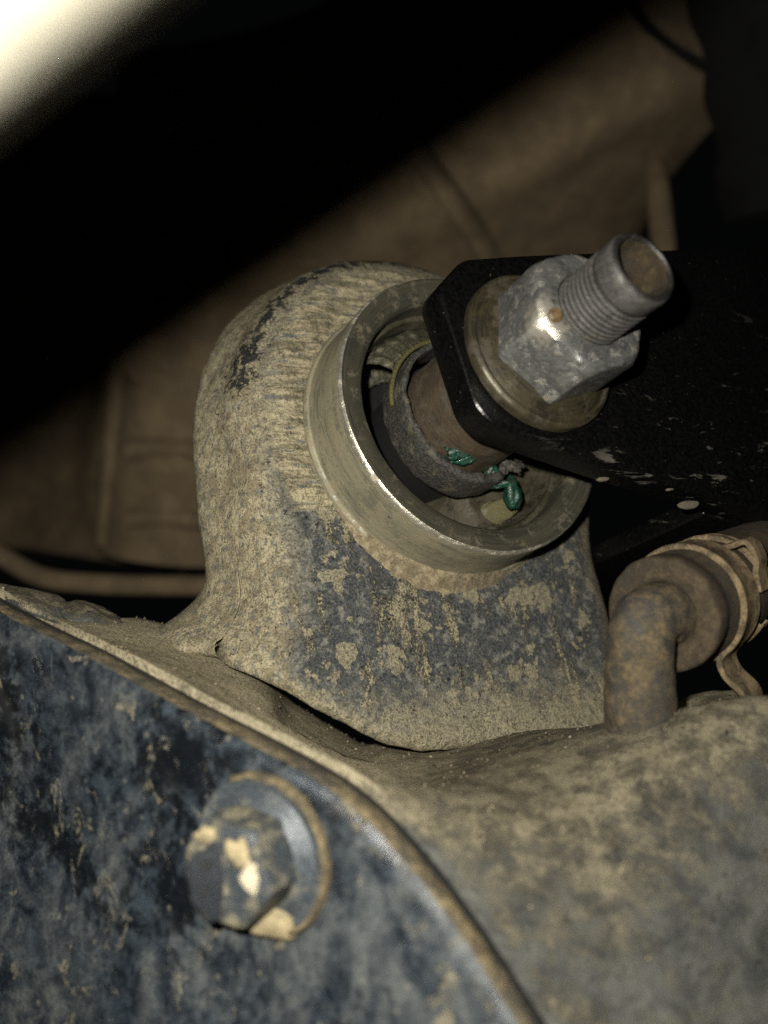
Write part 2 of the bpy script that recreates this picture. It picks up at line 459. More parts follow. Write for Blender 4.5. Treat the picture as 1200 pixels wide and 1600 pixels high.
def mat_race():
    m = M('scored_bearing_race')
    v = m.m('ADD', m.m('MULTIPLY', m.vor(.5, co=m.map(m.co, (1, .6, 1.2), rot=(.2, .5, .6))), .5), m.m('MULTIPLY', m.noise(.7, 5, .7, .8), .45)); fine = m.noise(2.2, 5, .7)
    col = m.mix(m.ramp(v, .25, .5), (.16, .15, .105), (.035, .033, .02))
    col = m.mix(m.ramp(fine, .4, .6, 0, .5), col, (.11, .105, .075))
    return m.done(col, .4, .2, m.bump(m.m('ADD', m.m('MULTIPLY', v, -1.5), fine), .3), spec=.5)
m_race = mat_race()
def mat_grease():
    m = M('green_grease')
    f = m.noise(.9, 4, .6)
    col = m.mix(m.ramp(f, .35, .65), (.003, .018, .012), (.006, .042, .026))
    m.b.inputs['Coat Weight'].default_value = .15
    return m.done(m.mix(m.ramp(m.noise(.7, 5, .7), .52, .62, 0, .8), col, (.02, .02, .012)), .42, 0, m.bump(f, .3), spec=.4)
m_grease = mat_grease()
m_gap = dusty('oily_gasket', (.006, .006, .006), (.012, .012, .012), (.03, .025, .02), (.02, .02, .015), .7, .1, 1, .7, 0, .1)
def mat_bar():
    m = M('pale_steel_bar')
    f = m.noise(.12, 5, .6); g = m.noise(1.2, 5, .6)
    col = m.mix(m.ramp(f, .35, .65), (.27, .255, .21), (.20, .19, .15))
    return m.done(m.mix(m.ramp(g, .3, .5, .4, 0), col, (.12, .1, .07)), .7, 0, m.bump(g, .1), spec=.4)
m_bar = mat_bar()

def ring_attr(o, ctr=C0, ax=A):
    org = ORI[o.name]; vals = []
    for v in o.data.vertices:
        w = v.co + org
        p = Vector((w.x * 1000, (w.z - CAM_Z) * 1000, w.y * 1000)) - ctr
        t = p.dot(ax); x = p.dot(RH); y = p.dot(UH)
        vals.append((math.atan2(y, x) * 20.0, t, math.hypot(x, y)))
    set_vec(o, 'ring', vals)

# ------------------------------------------------------------------ differential cover plane
CN = Vector((-.5, .0, -.866)).normalized()
CP = V(405, 1330, 108)
RIM_PX = [(-170, 865), (0, 962), (120, 1022), (280, 1110), (420, 1183), (530, 1252), (630, 1354), (728, 1486), (800, 1600), (870, 1720), (900, 1880)]
# ------------------------------------------------------------------ differential housing
house = thing('differential_housing', 'mud-caked cast differential housing with a raised round bushing tower', 'axle housing', V(700, 1400, 160))

def back_of(px, py, off):                     # point just behind the cover's rim
    return on_plane(px, py, CP, CN) - CN * off
def make_body():
    XL = (on_plane(408, 1000, B, A) - B).dot(RH)
    HR = [(-170, 858), (0, 955), (120, 1015), (280, 1104), (420, 1176), (530, 1243), (634, 1345), (734, 1478), (807, 1594), (877, 1716), (907, 1880)]
    row0 = [back_of(px, py, 6.2) for px, py in HR]
    mid = [V(-150, 815, 165), V(0, 940, 143), V(150, 992, 138), V(290, 1045, 134), V(405, 1120, 129), V(575, 1236, 125), V(735, 1222, 120),
           V(905, 1265, 111), V(1050, 1390, 104), V(1160, 1570, 101), V(1260, 1780, 100)]
    bk = [V(-130, 800, 185), V(10, 934, 154), V(140, 978, 156), V(245, 978, 165), V(365, 1020, 168), V(620, 1165, 168), V(800, 1146, 158),
          V(985, 1126, 132), V(1210, 1090, 123), V(1380, 1230, 122), V(1520, 1520, 122)]
    bk2 = [p + Vector((4, -14, 12)) for p in bk]
    bk3 = [p + Vector((10, -52, 18)) for p in bk]
    fr = [p + CN * 0 - Vector((0, 5, 0)) + Vector((0, 0, 2)) for p in row0]
    rows = [row0, mid, bk, bk2, bk3]
    NU, NV = 260, 40
    rows_s = [curve(r, NU) for r in rows]
    vs = []; NR = 0
    cols = [curve([rows_s[k][j] for k in range(len(rows))], 150) for j in range(NU)]
    for i in range(150):
        for j in range(NU):
            p = cols[j][i]
            vs.append(p)
    # relief of the casting and caked mud
    ctr = V(500, 1900, 150)
    out = []; extra = []
    for p in vs:
        px = 600 + F * p.x / p.z
        x_, t_ = (p - B).dot(RH), (p - B).dot(A)
        dd = math.hypot(max(0, XL - .42 * max(0, min(13, -t_ - 8)) - x_), max(0, t_ + 4), max(0, -t_ - 24))
        fil = 1.5 * max(0, 1 - dd / 16) ** 2.6 * sstep(XL + 14, XL + 2, x_) * sstep(470, 400, px)
        p = p + UH * fil
        n_ = (p - ctr).normalized()
        amp = .40 * fbm(p, .06, 4) + .16 * fbm(p, .4, 4) * (1 - .7 * sstep(.2, 2, fil))
        extra.append(.11 * sstep(760, 480, px))
        slot = sstep(420, 460, px) * sstep(610, 560, px) * sstep(-.2, -1.6, (p - B).dot(A) - 1.0) * 2.6
        out.append(p + n_ * amp - Vector((0, slot, 0)))
    # front lip: turn the edge down behind the cover so that the rim has thickness
    lip = [out[j] - Vector((0, 7, 0)) + CN * -.6 for j in range(NU)]
    vs = lip + out
    o = mesh('carrier_body', vs, grid_faces(151, NU), m_house, house)
    fix_normals(o)
    set_attr(o, 'caked', extra[:NU] + extra)
    return o
body = make_body()

def make_tower():
    pts = []
    def pl(px, py): 
        p = on_plane(px, py, B, A) - B
        return Vector((p.dot(RH), p.dot(UH), 0))
    left = [(432, 1052), (417, 1020), (410, 980), (406, 930), (400, 860), (388, 760)]
    for q_ in left: pts.append(pl(*q_))
    for k in range(13):
        a = math.radians(184 - k * 15.5)
        pts.append(Vector((39.0 * math.cos(a) + .4, 39.5 * math.sin(a) + 3.0, 0)))
    right = [(962, 860), (985, 960), (1000, 1060), (990, 1120)]
    for q_ in right: pts.append(pl(*q_))
    bot = [(930, 1150), (840, 1160), (760, 1166), (680, 1170), (610, 1158), (545, 1126), (500, 1104), (462, 1080)]
    for q_ in bot: pts.append(pl(*q_))
    N = 420
    ol = curve(pts, N, closed=True)
    # which part of the outline is the foot
    nrm = []
    for i in range(N):
        d = ol[(i + 1) % N] - ol[i - 1]
        n_ = Vector((d.y, -d.x, 0)).normalized()
        if n_.dot(ol[i]) > 0: n_ = -n_          # inward (towards the bushing)
        nrm.append(n_)
    for _ in range(14):
        nrm = [(nrm[i - 1] + nrm[i] * 2 + nrm[(i + 1) % N]).normalized() for i in range(N)]
    foot = [sstep(-.2, .75, nrm[i].y) * sstep(-22, -30, ol[i].y) if ol[i].y < -22 else 0 for i in range(N)]
    for _ in range(30): foot = [(foot[i - 1] + foot[i] + foot[(i + 1) % N]) / 3 for i in range(N)]
    vs = []; face = []; scr = []; pc = []; gr = []
    def add(x, y, t, f):
        p = B + RH * x + UH * y + A * t
        vs.append(p); face.append(f); pc.append((x, y, t))
        r = math.hypot(x, y)
        ang = math.degrees(math.atan2(y, x)) % 360
        # wiped patch: left and upper left of the sleeve, cut off straight at its lower end
        s = sstep(-14.2, -13.4, y + .5 * fbm(p, .5, 3)) * sstep(24, 4, x) * f * sstep(36.0, 33.6, math.hypot(x - .2, y - 2.2) + 1.6 * fbm(p, .35, 4))
        scr.append(s)
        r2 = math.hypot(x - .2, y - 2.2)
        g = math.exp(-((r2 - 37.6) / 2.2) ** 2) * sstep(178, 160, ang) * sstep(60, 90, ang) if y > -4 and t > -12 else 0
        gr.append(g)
    rows = 0
    LB = -15.5; DR = .42                                # the flank widens towards the back
    for k in range(9):                                           # rounded back
        a = math.pi / 2 * k / 8
        for i in range(N):
            off = 9 * (1 - math.sin(a)) if k else 24
            off -= DR * (-LB - 8) * (1 - foot[i])
            add(ol[i].x + nrm[i].x * off, ol[i].y + nrm[i].y * off + .6 * foot[i] * (-LB + 9 * math.cos(a)), LB - 9 * math.cos(a), 0)
        rows += 1
    for t in [LB + 1 + k * (-LB - 9.2) / 14 for k in range(15)]:    # flank
        for i in range(N):
            off = -DR * max(0, -t - 8) * (1 - foot[i])
            add(ol[i].x + nrm[i].x * off, ol[i].y + nrm[i].y * off - .6 * foot[i] * t, t, 0)
        rows += 1
    for k in range(1, 11):                                       # rounded shoulder
        a = math.pi / 2 * k / 10
        for i in range(N):
            r0 = (8.2 + 4 * sstep(-5, -25, ol[i].y)) * (1 - foot[i]) + 2.4 * foot[i]
            off = r0 * (1 - math.cos(a)); t = -r0 * (1 - math.sin(a))
            if k == 0: t = -8.6
            add(ol[i].x + nrm[i].x * off, ol[i].y + nrm[i].y * off, t, sstep(.45, .95, k / 10))
        rows += 1
    for k in range(1, 31):                                       # flat face up to the sleeve
        s = k / 30
        for i in range(N):
            r0 = (8.2 + 4 * sstep(-5, -25, ol[i].y)) * (1 - foot[i]) + 2.4 * foot[i]
            a_ = ol[i] + nrm[i] * r0
            b_ = a_.normalized() * 24.0
            p = a_.lerp(b_, s)
            add(p.x, p.y, 0, 1)
        rows += 1
    out = []
    for iv, (v, f, c, s) in enumerate(zip(vs, face, pc, scr)):
        d = v - B; rad = (d - A * d.dot(A)).normalized()
        n_ = A * f + rad * (1 - f)
        amp = .45 * fbm(v, .08, 4) * (1 - .6 * s) + .13 * fbm(v, .55, 4)
        amp += s * .12 * noise.noise(Vector((c[0] * .08, c[1] * 1.6, 0)))
        # the foot sweeps out through a hollow fillet into the ledge on the left
        w3 = v + n_ * amp
        hh = w3.y - (-20.5 - .27 * (160 - w3.z))
        sw = 17 * min(1.35, max(0, (12 - hh) / 13)) ** 2.4 * sstep(-8, -20, c[0]) * sstep(-.5, -9, c[2]) * (1 - foot[iv % N])
        out.append(w3 - RH * sw)
    o = mesh('bushing_tower', out, grid_faces(rows, N, closed_c=True), m_tower, house)
    fix_normals(o)
    set_attr(o, 'face', face); set_attr(o, 'scrape', scr); set_attr(o, 'grime', gr); set_vec(o, 'plane', pc)
    return o
tower = make_tower()
# mud collar packed against the foot of the sleeve
def collar():
    n = 160; prof = []
    vs = []
    for k in range(n):
        a = 2 * math.pi * k / n
        w = .7 + 2.6 * max(0, math.cos(a - math.radians(255))) ** 3 + .2 * noise.noise(Vector((a * 3, 0, 0)))
        for s in [0, .25, .5, .75, 1]:
            r = 26.6 + (w + .8) * (1 - s) ; t = T_FACE - .5 + (.6 + .55 * w) * s ** 1.4
            p = AX(r, a, t) + (CR - C0)
            vs.append(p + A * .14 * fbm(p, .8, 3))
    o = mesh('mud_collar', vs, grid_faces(n, 5, closed_r=True), m_collar, house)
    fix_normals(o)
m_collar = dusty('packed_dust', (.07, .06, .042), (.12, .10, .066), (.24, .20, .132), (.16, .13, .083), .47, .08, 1.6, .9, 0, .2)
collar()
# clods of mud on the ledge beside the cover
def clod(ctr, rx, ry, rz, mat, parent, name='mud_clod', seed=0, rot=0, bump=.22):
    vs = []; nu, nv = 28, 16
    for i in range(nv):
        th = math.pi * i / (nv - 1)
        for j in range(nu):
            ph = 2 * math.pi * j / nu
            d = Vector((math.sin(th) * math.cos(ph), math.cos(th), math.sin(th) * math.sin(ph)))
            k = 1 + bump * fbm(d + Vector((seed, seed * .3, 0)), 1.3, 4)
            x, y = d.x * rx * k, d.y * ry * k
            vs.append(ctr + Vector((x * math.cos(rot) - y * math.sin(rot), x * math.sin(rot) + y * math.cos(rot), d.z * rz * k)))
    o = mesh(name, vs, grid_faces(nv, nu, closed_c=True), mat, parent)
    fix_normals(o); return o
clod(V(40, 946, 150), 8, 2.6, 7, m_house, house, seed=1, rot=-.25)
clod(V(145, 968, 152), 6.0, 2.3, 6, m_house, house, seed=4, rot=-.35)
clod(V(1110, 1100, 150), 6, 1.6, 6, m_house, house, seed=12, rot=.2)

# ------------------------------------------------------------------ differential cover
cover = thing('differential_cover', 'dusty blue-grey painted differential cover plate with a thick curved rim', 'cover plate', V(300, 1500, 120))
def make_cover():
    N = 300
    rim = curve([on_plane(px, py, CP, CN) for px, py in RIM_PX], N)
    ctr = on_plane(-60, 1900, CP, CN)
    vs = []; rows = 0
    steps = [0, .006, .015, .03] + [.05 + .95 * (k / 60) for k in range(61)]
    for s in steps:
        for p in rim:
            q_ = p.lerp(ctr, s)
            dist = (q_ - p).length
            z = 0
            if s == 0: z = -.8
            elif s == .006: z = -.25
            z += 3.0 * sstep(24, 46, dist)
            z += .30 * fbm(q_, .06, 4) + .06 * fbm(q_, .5, 3)
            vs.append(q_ + CN * z)
        rows += 1
    o = mesh('cover_plate', vs, grid_faces(rows, N), m_cover, cover)
    fix_normals(o)
    # edge band: the plate's thickness, dusty
    vs = []
    for k, (z, off) in enumerate([(-.8, 0.0), (-1.0, .12), (-2.4, .15), (-3.6, .12), (-3.9, -.05), (-4.0, -5)]):
        for i, p in enumerate(rim):
            d = (p - ctr).normalized()
            q_ = p + CN * z + d * off
            vs.append(q_ + d * (.22 * fbm(q_, .3, 4)))
    e = mesh('rim_edge', vs, grid_faces(6, N), m_edge, cover)
    fix_normals(e)
    vs = []
    for z in (-3.8, -7.6):
        for p in rim:
            d = (p - ctr).normalized()
            vs.append(p + CN * z - d * .8)
    g = mesh('gasket', vs, grid_faces(2, N), m_gap, cover)
    return rim
rim3d = make_cover()
# flange bolts on the cover
def hexagon(name, rc, t0, t1, ctr, ax, ref, mat, parent, cham=.8, top=None, rough=.08):
    e1 = (ref - ax * ref.dot(ax)).normalized(); e2 = ax.cross(e1).normalized()
    n = 96; vs = []; rows = 0
    def ring(rlim, t):
        for k in range(n):
            a = 2 * math.pi * k / n
            b = (a % (math.pi / 3)) - math.pi / 6
            rr = rc * math.cos(math.pi / 6) / math.cos(b)
            cap = rc * .985
            rr = min(rr, cap, rlim)
            p = ctr + ax * t + (e1 * math.cos(a) + e2 * math.sin(a)) * rr
            vs.append(p + (e1 * math.cos(a) + e2 * math.sin(a)) * rough * fbm(p, .6, 4) + ax * rough * fbm(p + Vector((9, 9, 9)), .5, 4))
    af = rc * math.cos(math.pi / 6)
    L = t1 - t0
    prof = [(rc * 2, t0), (rc * 2, t0 + L * .3), (rc * 2, t1 - cham * 1.6), (rc * .985, t1 - cham * 1.1), (rc * .955, t1 - cham * .75), (rc * .91, t1 - cham * .35), (af * .99, t1 - cham * .12), (af * .93, t1)]
    if top is None: prof += [(af * .6, t1), (af * .3, t1), (.05, t1)]
    else: prof += [(af * .8, t1 + .02), (top, t1), (top - .3, t1 - .6)]
    for r, t in prof:
        ring(r, t); rows += 1
    o = mesh(name, vs, grid_faces(rows, n, closed_c=True), mat, parent)
    fix_normals(o); o.data.set_sharp_from_angle(angle=math.radians(24))
    return o
def cover_bolt(ctr, ref):
    fl_ = lathe('bolt_flange', [(0.5, -.2), (9.3, -.2), (9.6, .2), (9.6, .9), (9.3, 1.25), (8.6, 1.1), (8.0, .9), (7.2, 1.4), (6.0, 2.2)], m_bolt, cover, 96, ctr, CN, rough=.06, rs=.4)
    lathe('flange_lip', [(9.0, 1.0), (9.15, 1.5), (9.5, 1.55), (9.75, 1.2), (9.75, .2)], m_edge, fl_, 60, ctr, CN, refs=(Vector((.866, 0, -.5)), Vector((0, 1, 0))), a0=math.radians(-75), a1=math.radians(115), rough=.12, rs=.5)
    hexagon('hex_head', 6.6, .9, 7.4, ctr, CN, ref, m_bolthead, fl_, cham=.9, rough=.06)
    return fl_
m_bolthead = dusty('chipped_bolt_head', (.022, .028, .036), (.06, .07, .078), (.19, .172, .122), (.10, .096, .078), .50, .05, 1.5, .35, .1, .12)
b1c = on_plane(413, 1332, CP, CN)
b1 = cover_bolt(b1c, Vector((1, -.12, 0)))
b2c = on_plane(-70, 1030, CP, CN)
b2 = cover_bolt(b2c, Vector((.5, 1, 0)))
# flake of dry mud left on the flange, pale lump painted as the highlight on the head
m_highlight_spot = dusty('highlight_spot_pale', (.5, .46, .36), (.6, .55, .42), (.62, .56, .42), (.5, .44, .32), .5, .1, 2, .4)
fc = on_plane(425, 1436, CP + CN * 1.6, CN)
clod(fc, 3.4, 2.3, 1.4, m_flake, b1, 'mud_flake', 21, -.2)
hc = b1c + CN * 7.42
clod(hc + CN.cross(Vector((0, 1, 0))).normalized() * .0 + Vector((-.5, -.9, .3)), 4.1, 4.3, .30, dusty('dark_blue_paint', (.006, .008, .012), (.014, .018, .024), (.10, .10, .085), (.06, .06, .055),   .58, .03, 2, .5), b1, 'paint_cap', 23, .2, .3)
clod(hc + Vector((3.7, .3, -2.1)) , 1.2, 1.9, .5, m_highlight_spot, b1, 'highlight_spot', 24, .3, .5)
clod(hc + Vector((2.6, 2.6, -1.4)), 1.5, 2.0, .4, m_flake, b1, 'mud_flake', 27, .6, .6)
clod(hc + Vector((-1.6, 4.2, 1.0)), 1.9, 1.0, .4, m_flake, b1, 'mud_flake', 28, .2, .6)
m_bright = mat_steel('worn_bright_steel', (.75, .68, .5), (.7, .62, .45), (.5, .42, .28), .35)

# ------------------------------------------------------------------ suspension bushing
bush = thing('suspension_bushing', 'stained steel bushing sleeve with torn rubber lip pressed into the tower', 'bushing', B)
s = lathe('outer_sleeve', [(25.50, -16.5), (27.40, -14.5), (27.50, -12.2), (27.25, -11.8), (26.80, -11.6), (26.60, -11.0), (26.50, -6), (26.50, -1.2), (26.45, -.9)], m_sleeve, bush, 220, CR, A, refs=(RH, UH), rough=.05, rs=.5); ring_attr(s, CR)
m_highlight_edge = mat_steel('highlight_edge_steel', (.55, .52, .44), (.42, .40, .33), (.16, .13, .08), .30, metal=.8)  # brighter steel on the bevel: the rim's highlight is put into its colour
lathe('highlight_edge', [(26.48, -.95), (26.46, -.6), (26.32, -.25), (26.00, .03)], m_highlight_edge, bush, 220, CR, A, refs=(RH, UH), rough=.04, rs=.5)
r_ = lathe('front_rim', [(26.30, -.9), (26.25, -.4), (25.95, 0), (25.70, -.02), (23.80, -.45), (22.30, -.9), (21.80, -1.3), (21.70, -1.9), (21.70, -5.4)], m_rim, bush, 220, CR, A, refs=(RH, UH), rough=.04, rs=.5, sharp=50); ring_attr(r_, CR)
def cup():
    n = 180; prof = [(21.7, -5.4, 0), (20.9, -5.6, 0), (20.4, -8.0, 0), (20.1, -8.6, .1), (19.9, -9.2, .8), (19.3, -9.4, 1), (17.5, -9.6, 1), (14, -10, 1), (10, -10, 1)]
    vs = []
    for k in range(n):
        a = 2 * math.pi * k / n
        deep = 13 * sstep(-.35, .35, math.cos(a - math.radians(170)))       # the bore is open on this side, filled on the other
        for r, t, w in prof:
            p = AX(r, a, t - deep * w) + (CR - C0); vs.append(p + A * .35 * fbm(p, .45) * (r < 20.2))
    o = cup_o = mesh('cup', vs, grid_faces(n, len(prof), closed_r=True), m_cup, bush); fix_normals(o)
    o.data.set_sharp_from_angle(angle=math.radians(45)); ring_attr(o, CR)
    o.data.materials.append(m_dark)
    npf = len(prof) - 1
    for f in o.data.polygons:                       # shade of the open side, put into the colour as near-black faces
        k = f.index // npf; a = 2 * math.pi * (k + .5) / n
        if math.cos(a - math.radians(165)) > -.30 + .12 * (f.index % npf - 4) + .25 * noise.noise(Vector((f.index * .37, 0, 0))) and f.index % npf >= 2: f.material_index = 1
m_dark = dusty('bore_shade_black', (.003, .003, .003), (.005, .005, .005), (.02, .018, .014), (.012, .011, .008), .62, .06, 1, .7)  # near-black that paints the shade deep in the bore
lathe('shade_core', [(10.5, -20), (11.3, -19.5), (11.3, -5.6), (10.5, -5.2)], m_dark, bush, 96)  # added core, coloured near-black as shade behind the lip
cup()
race = lathe('bearing_race', [(15.5, -20), (19.2, -18), (19.2, -7.6), (18.6, -5.6), (17.0, -4.4), (14.8, -3.6), (12.6, -4.6)], m_race, bush, 90, rough=.35, rs=.6, a0=math.radians(62), a1=math.radians(146))
inn = lathe('inner_sleeve', [(10.9, -19.5), (10.9, -5), (10.8, -2), (10.6, 2), (10.2, 7), (9.9, 13.2), (6.5, 13.2)], m_inner, bush, 120, rough=.12, rs=.4); ring_attr(inn)
def lip():
    n = 150; vs = []; m_ = 14
    for k in range(n):
        u = k / (n - 1)
        a = math.radians(70 + u * 232)
        R = 12.7 + .5 * abs(math.sin(2 * (a - math.radians(120)))) + .25 * noise.noise(Vector((u * 9, 3, 1)))
        th = .6 * (1 + .25 * noise.noise(Vector((u * 14, 0, 0)))) * (1 + .6 * sstep(.45, .8, u)) * min(1, (1 - u) * 14 + .25)
        ht = 3.9 * min(1, (1 - u) * 10 + .25)
        for j in range(m_):
            b = 2 * math.pi * j / m_
            cx, sx = math.cos(b), math.sin(b)
            x = math.copysign(abs(cx) ** .35, cx) * th; t = math.copysign(abs(sx) ** .35, sx) * ht * (1 + .10 * noise.noise(Vector((u * 22, 5, 2))))
            p = AX(R + x, a, -2.9 + t - 1.0 * u)
            vs.append(p + Vector((1, 1, 0)) * .10 * fbm(p, .7, 4))
    f = grid_faces(n, m_, closed_c=True)
    f.append(tuple(range(m_))); f.append(tuple(range((n - 1) * m_, n * m_)))
    o = mesh('rubber_lip', vs, f, m_rubber, bush); fix_normals(o)
    return o
lip_o = lip()
# yellowed plastic liner just outside the lip
tube('liner', [AX(14.4, math.radians(a), -2.2) for a in range(98, 186, 8)], .42, dusty('yellow_liner', (.085, .08, .025), (.06, .056, .02), (.11, .095, .045), (.06, .055, .025), .55, .1, 2, .5), bush, 60, 10)
# torn crumbs of rubber at the lower end of the lip
for k in range(5):
    a = math.radians(-62 + k * 7 + random.uniform(-3, 3)); r = random.uniform(12.0, 14.4)
    clod(AX(r, a, random.uniform(-5, -1)), random.uniform(.9, 2.2), random.uniform(.5, 1.2), random.uniform(.5, 1.2), m_rubber, bush, 'rubber_crumb', 30 + k, random.uniform(0, 3), .6)
# green grease
GP = C0 + A * -3.5
def gpt(px, py, t): return on_plane(px, py, C0 + A * t, A)
clod(gpt(801, 770, -3.0), 1.5, 3.1, 1.5, m_grease, bush, 'grease_blob', 51, .10, .35)
clod(gpt(766, 742, -3.0), 1.2, 1.7, .9, m_grease, bush, 'grease_blob', 52, -.4, .8)
clod(gpt(781, 757, -3.0), 1.9, .6, .7, m_grease, bush, 'grease_blob', 53, .2, .8)
def on_inner(px, py, lift=.15):                        # where the sight line meets the inner sleeve
    best = None
    for k in range(600):
        d = 120 + k * .1
        p = V(px, py, d); v = p - C0; t = v.dot(A); r = (v - A * t).length
        prof = [(10.9, -19.5), (10.9, -5), (10.8, -2), (10.6, 2), (10.2, 7), (9.9, 13.2)]
        for (r0, t0), (r1, t1) in zip(prof, prof[1:]):
            if t0 <= t <= t1 and r <= r0 + (r1 - r0) * (t - t0) / (t1 - t0) + lift:
                return p
    return gpt(px, py, -3)
for (px, py, a_, b_, rt, sd) in [(664, 704, 1.9, 1.5, -.7, 54), (712, 705, 1.5, 1.5, .4, 55), (727, 716, 2.0, .7, .25, 56), (690, 717, 1.4, .6, -.2, 57)]:
    clod(on_inner(px, py, -.1), a_ * 1.2, b_ * 1.1, .55, m_grease, bush, 'grease_smear', sd, rt, .8)
# olive grease on the cup floor
clod(gpt(775, 800, -9.0), 4.6, 2.2, .9, dusty('old_grease', (.06, .06, .025), (.09, .085, .04), (.13, .11, .05), (.1, .08, .04), .55, .1, 1.5, .3), bush, 'grease_smear', 58, .35)

# ------------------------------------------------------------------ control arm bracket
arm = thing('control_arm', 'black painted steel control arm bracket bolted over the bushing', 'control arm', C0 + A * 16 + RH * 30)
TP0, TP1 = 13.0, 19.0
def ap(px, py, t=16.0): return on_plane(px, py, C0 + A * t, A)
def rounded(poly, r, n=5):
    out = []
    m_ = len(poly)
    for i in range(m_):
        p, a_, b_ = poly[i], poly[i - 1], poly[(i + 1) % m_]
        da, db = (a_ - p), (b_ - p)
        rr = min(r, da.length * .45, db.length * .45)
        p0 = p + da.normalized() * rr; p1 = p + db.normalized() * rr
        for k in range(n + 1):
            t = k / n
            out.append((1 - t) ** 2 * p0 + 2 * t * (1 - t) * p + t * t * p1)
    return out
poly = [ap(668, 466), ap(708, 421), ap(800, 414), ap(1060, 402), ap(1300, 392), ap(1300, 842), ap(1090, 786), ap(930, 735), ap(752, 674), ap(727, 648)]
poly = [p + A * (TP0 - 16) for p in poly]
plate = slab('front_plate', rounded(poly, 1.8), A * (TP1 - TP0), m_black, arm, .7)
# channel web and rear plate of the arm
w0 = [ap(1120, 795) + A * (TP0 - 15.9), ap(1300, 840) + A * (TP0 - 15.9)]
dn = (w0[1] - w0[0]).cross(A).normalized()
if dn.y > 0: dn = -dn
web = slab('lower_web', [w0[0], w0[1], w0[1] - dn * 4, w0[0] - dn * 4], A * -75, m_black, arm, .6)
top0 = [ap(1075, 402) + A * (TP0 - 15.9), ap(1300, 393) + A * (TP0 - 15.9)]
slab('upper_web', [top0[0] + dn * .6, top0[1] + dn * .6, top0[1] + dn * 4, top0[0] + dn * 4], A * -75, m_black, arm, .6)
slab('rear_plate', rounded([p + A * -82 for p in poly], 4), A * 6, m_black, arm, .7)
for o in (plate, web):
    org = ORI[o.name]; vals = []
    for v in o.data.vertices:
        w = v.co + org
        p = Vector((w.x * 1000, (w.z - CAM_Z) * 1000, w.y * 1000))
        px = 600 + F * p.x / p.z
        d = (p - w0[0]).dot(dn)
        vals.append(sstep(-9, -3, d) * sstep(900, 960, px))
    set_attr(o, 'chips', vals)
# dried flecks stuck to the lower edge
for (px, py, a_, b_, sd) in [(1075, 789, 1.7, .7, 61), (941, 749, 1.0, .36, 62), (1046, 765, .7, .22, 64), (1107, 768, .7, .26, 65)]:
    clod(ap(px, py, 18.0), a_, b_, .35, dusty('grey_fleck', (.07, .062, .045), (.10, .085, .06), (.13, .11, .075), (.09, .075, .05), .5, sc=3) if sd == 61 else bpy.data.materials['grey_fleck'], arm, 'mud_fleck', sd, .1)

# ------------------------------------------------------------------ washer, nut, bolt
wr = thing('flat_washer', 'dirty olive-brown round washer between black bracket and nut', 'washer', C0 + A * TP1)
w_ = lathe('washer_disc', [(5.6, 19.0), (13.2, 19.0), (13.5, 19.4), (13.4, 20.6), (13.1, 21.0), (12.7, 21.2), (12.2, 21.05), (9.8, 22.4), (5.6, 22.6)], m_washer, wr, 140, rough=.07, rs=.5); ring_attr(w_)
nut = thing('hex_nut', 'worn grey steel hex nut with one bright scuffed corner', 'nut', C0 + A * 21.2)
NT = 32.6
EN = (q - A * q.dot(A)).normalized(); EM = A.cross(EN).normalized()
if EM.y > 0: EM = -EM
HREF = EN * math.cos(math.radians(198.6)) + EM * math.sin(math.radians(198.6))
worn_pt = C0 + A * (NT - .8) + HREF * 8.8
wl = (W(worn_pt) - nut.location) * 1000
m_nut = mat_steel('worn_nut_steel', (.27, .275, .265), (.17, .175, .175), (.10, .075, .04), .36, worn=(tuple(wl), 2.6), metal=.8)
hn = hexagon('hex_body', 10.7, 22.2, NT, C0, A, HREF, m_nut, nut, cham=2.0, top=6.0, rough=.07)
m_rust = dusty('rust_pit', (.11, .07, .03), (.16, .10, .045), (.09, .06, .03), (.06, .035, .015), .5, .1, 3, .8)
dm = worn_pt + A * 1.0 + (C0 + A * NT - worn_pt).normalized() * .7
lathe('stake_mark', [(.05, -.25), (.5, -.2), (.75, .12), (.95, .16), (1.1, .02)], m_rust, nut, 24, dm, (A * .75 + (worn_pt - C0 - A * (NT - 1.2)).normalized() * .65).normalized(), rough=.12, rs=1)
# bolt: shank through everything, threaded end past the nut, leaning a touch off the nut's axis
bolt = thing('threaded_bolt', 'steel bolt end with fine threads and hollow rusty tip through the nut', 'bolt', C0 + A * 30)
prof = [(5.3, -70), (5.3, 26)]
t = 26.0
while t < 39.2:
    prof += [(5.65, t), (5.65, t + .10), (5.05, t + .45), (5.05, t + .5)]
    t += .92
prof += [(5.45, t), (5.6, t + .3), (5.6, 42.4), (5.5, 43.0), (5.25, 43.4), (4.95, 43.6), (4.65, 43.6), (4.35, 43.2), (4.05, 41.6), (3.4, 40.2), (1.8, 39.6), (.05, 39.5)]
m_boltst = mat_steel('bolt_steel', (.085, .082, .079), (.055, .053, .051), (.05, .04, .028), .45, metal=.45, valley=(5.15, 5.55))
m_tip = dusty('rusty_tip', (.016, .012, .008), (.026, .019, .012), (.055, .041, .022), (.034, .024, .013), .53, .1, 2, .6, .2, .25)
ia = next(i for i, p in enumerate(prof) if p[1] == 43.2 and p[0] < 4.7)
ring_attr(lathe('threaded_shank', prof[:ia + 1], m_boltst, bolt, 120, rough=.03, rs=.8, sharp=32))
lathe('hollow_tip', prof[ia:], m_tip, bolt, 64, rough=.25, rs=.5, sharp=60)
ring_attr(lathe('bolt_head', [(.1, -78), (11, -78), (11, -70.5), (5.2, -70.5)], m_boltst, bolt, 6))

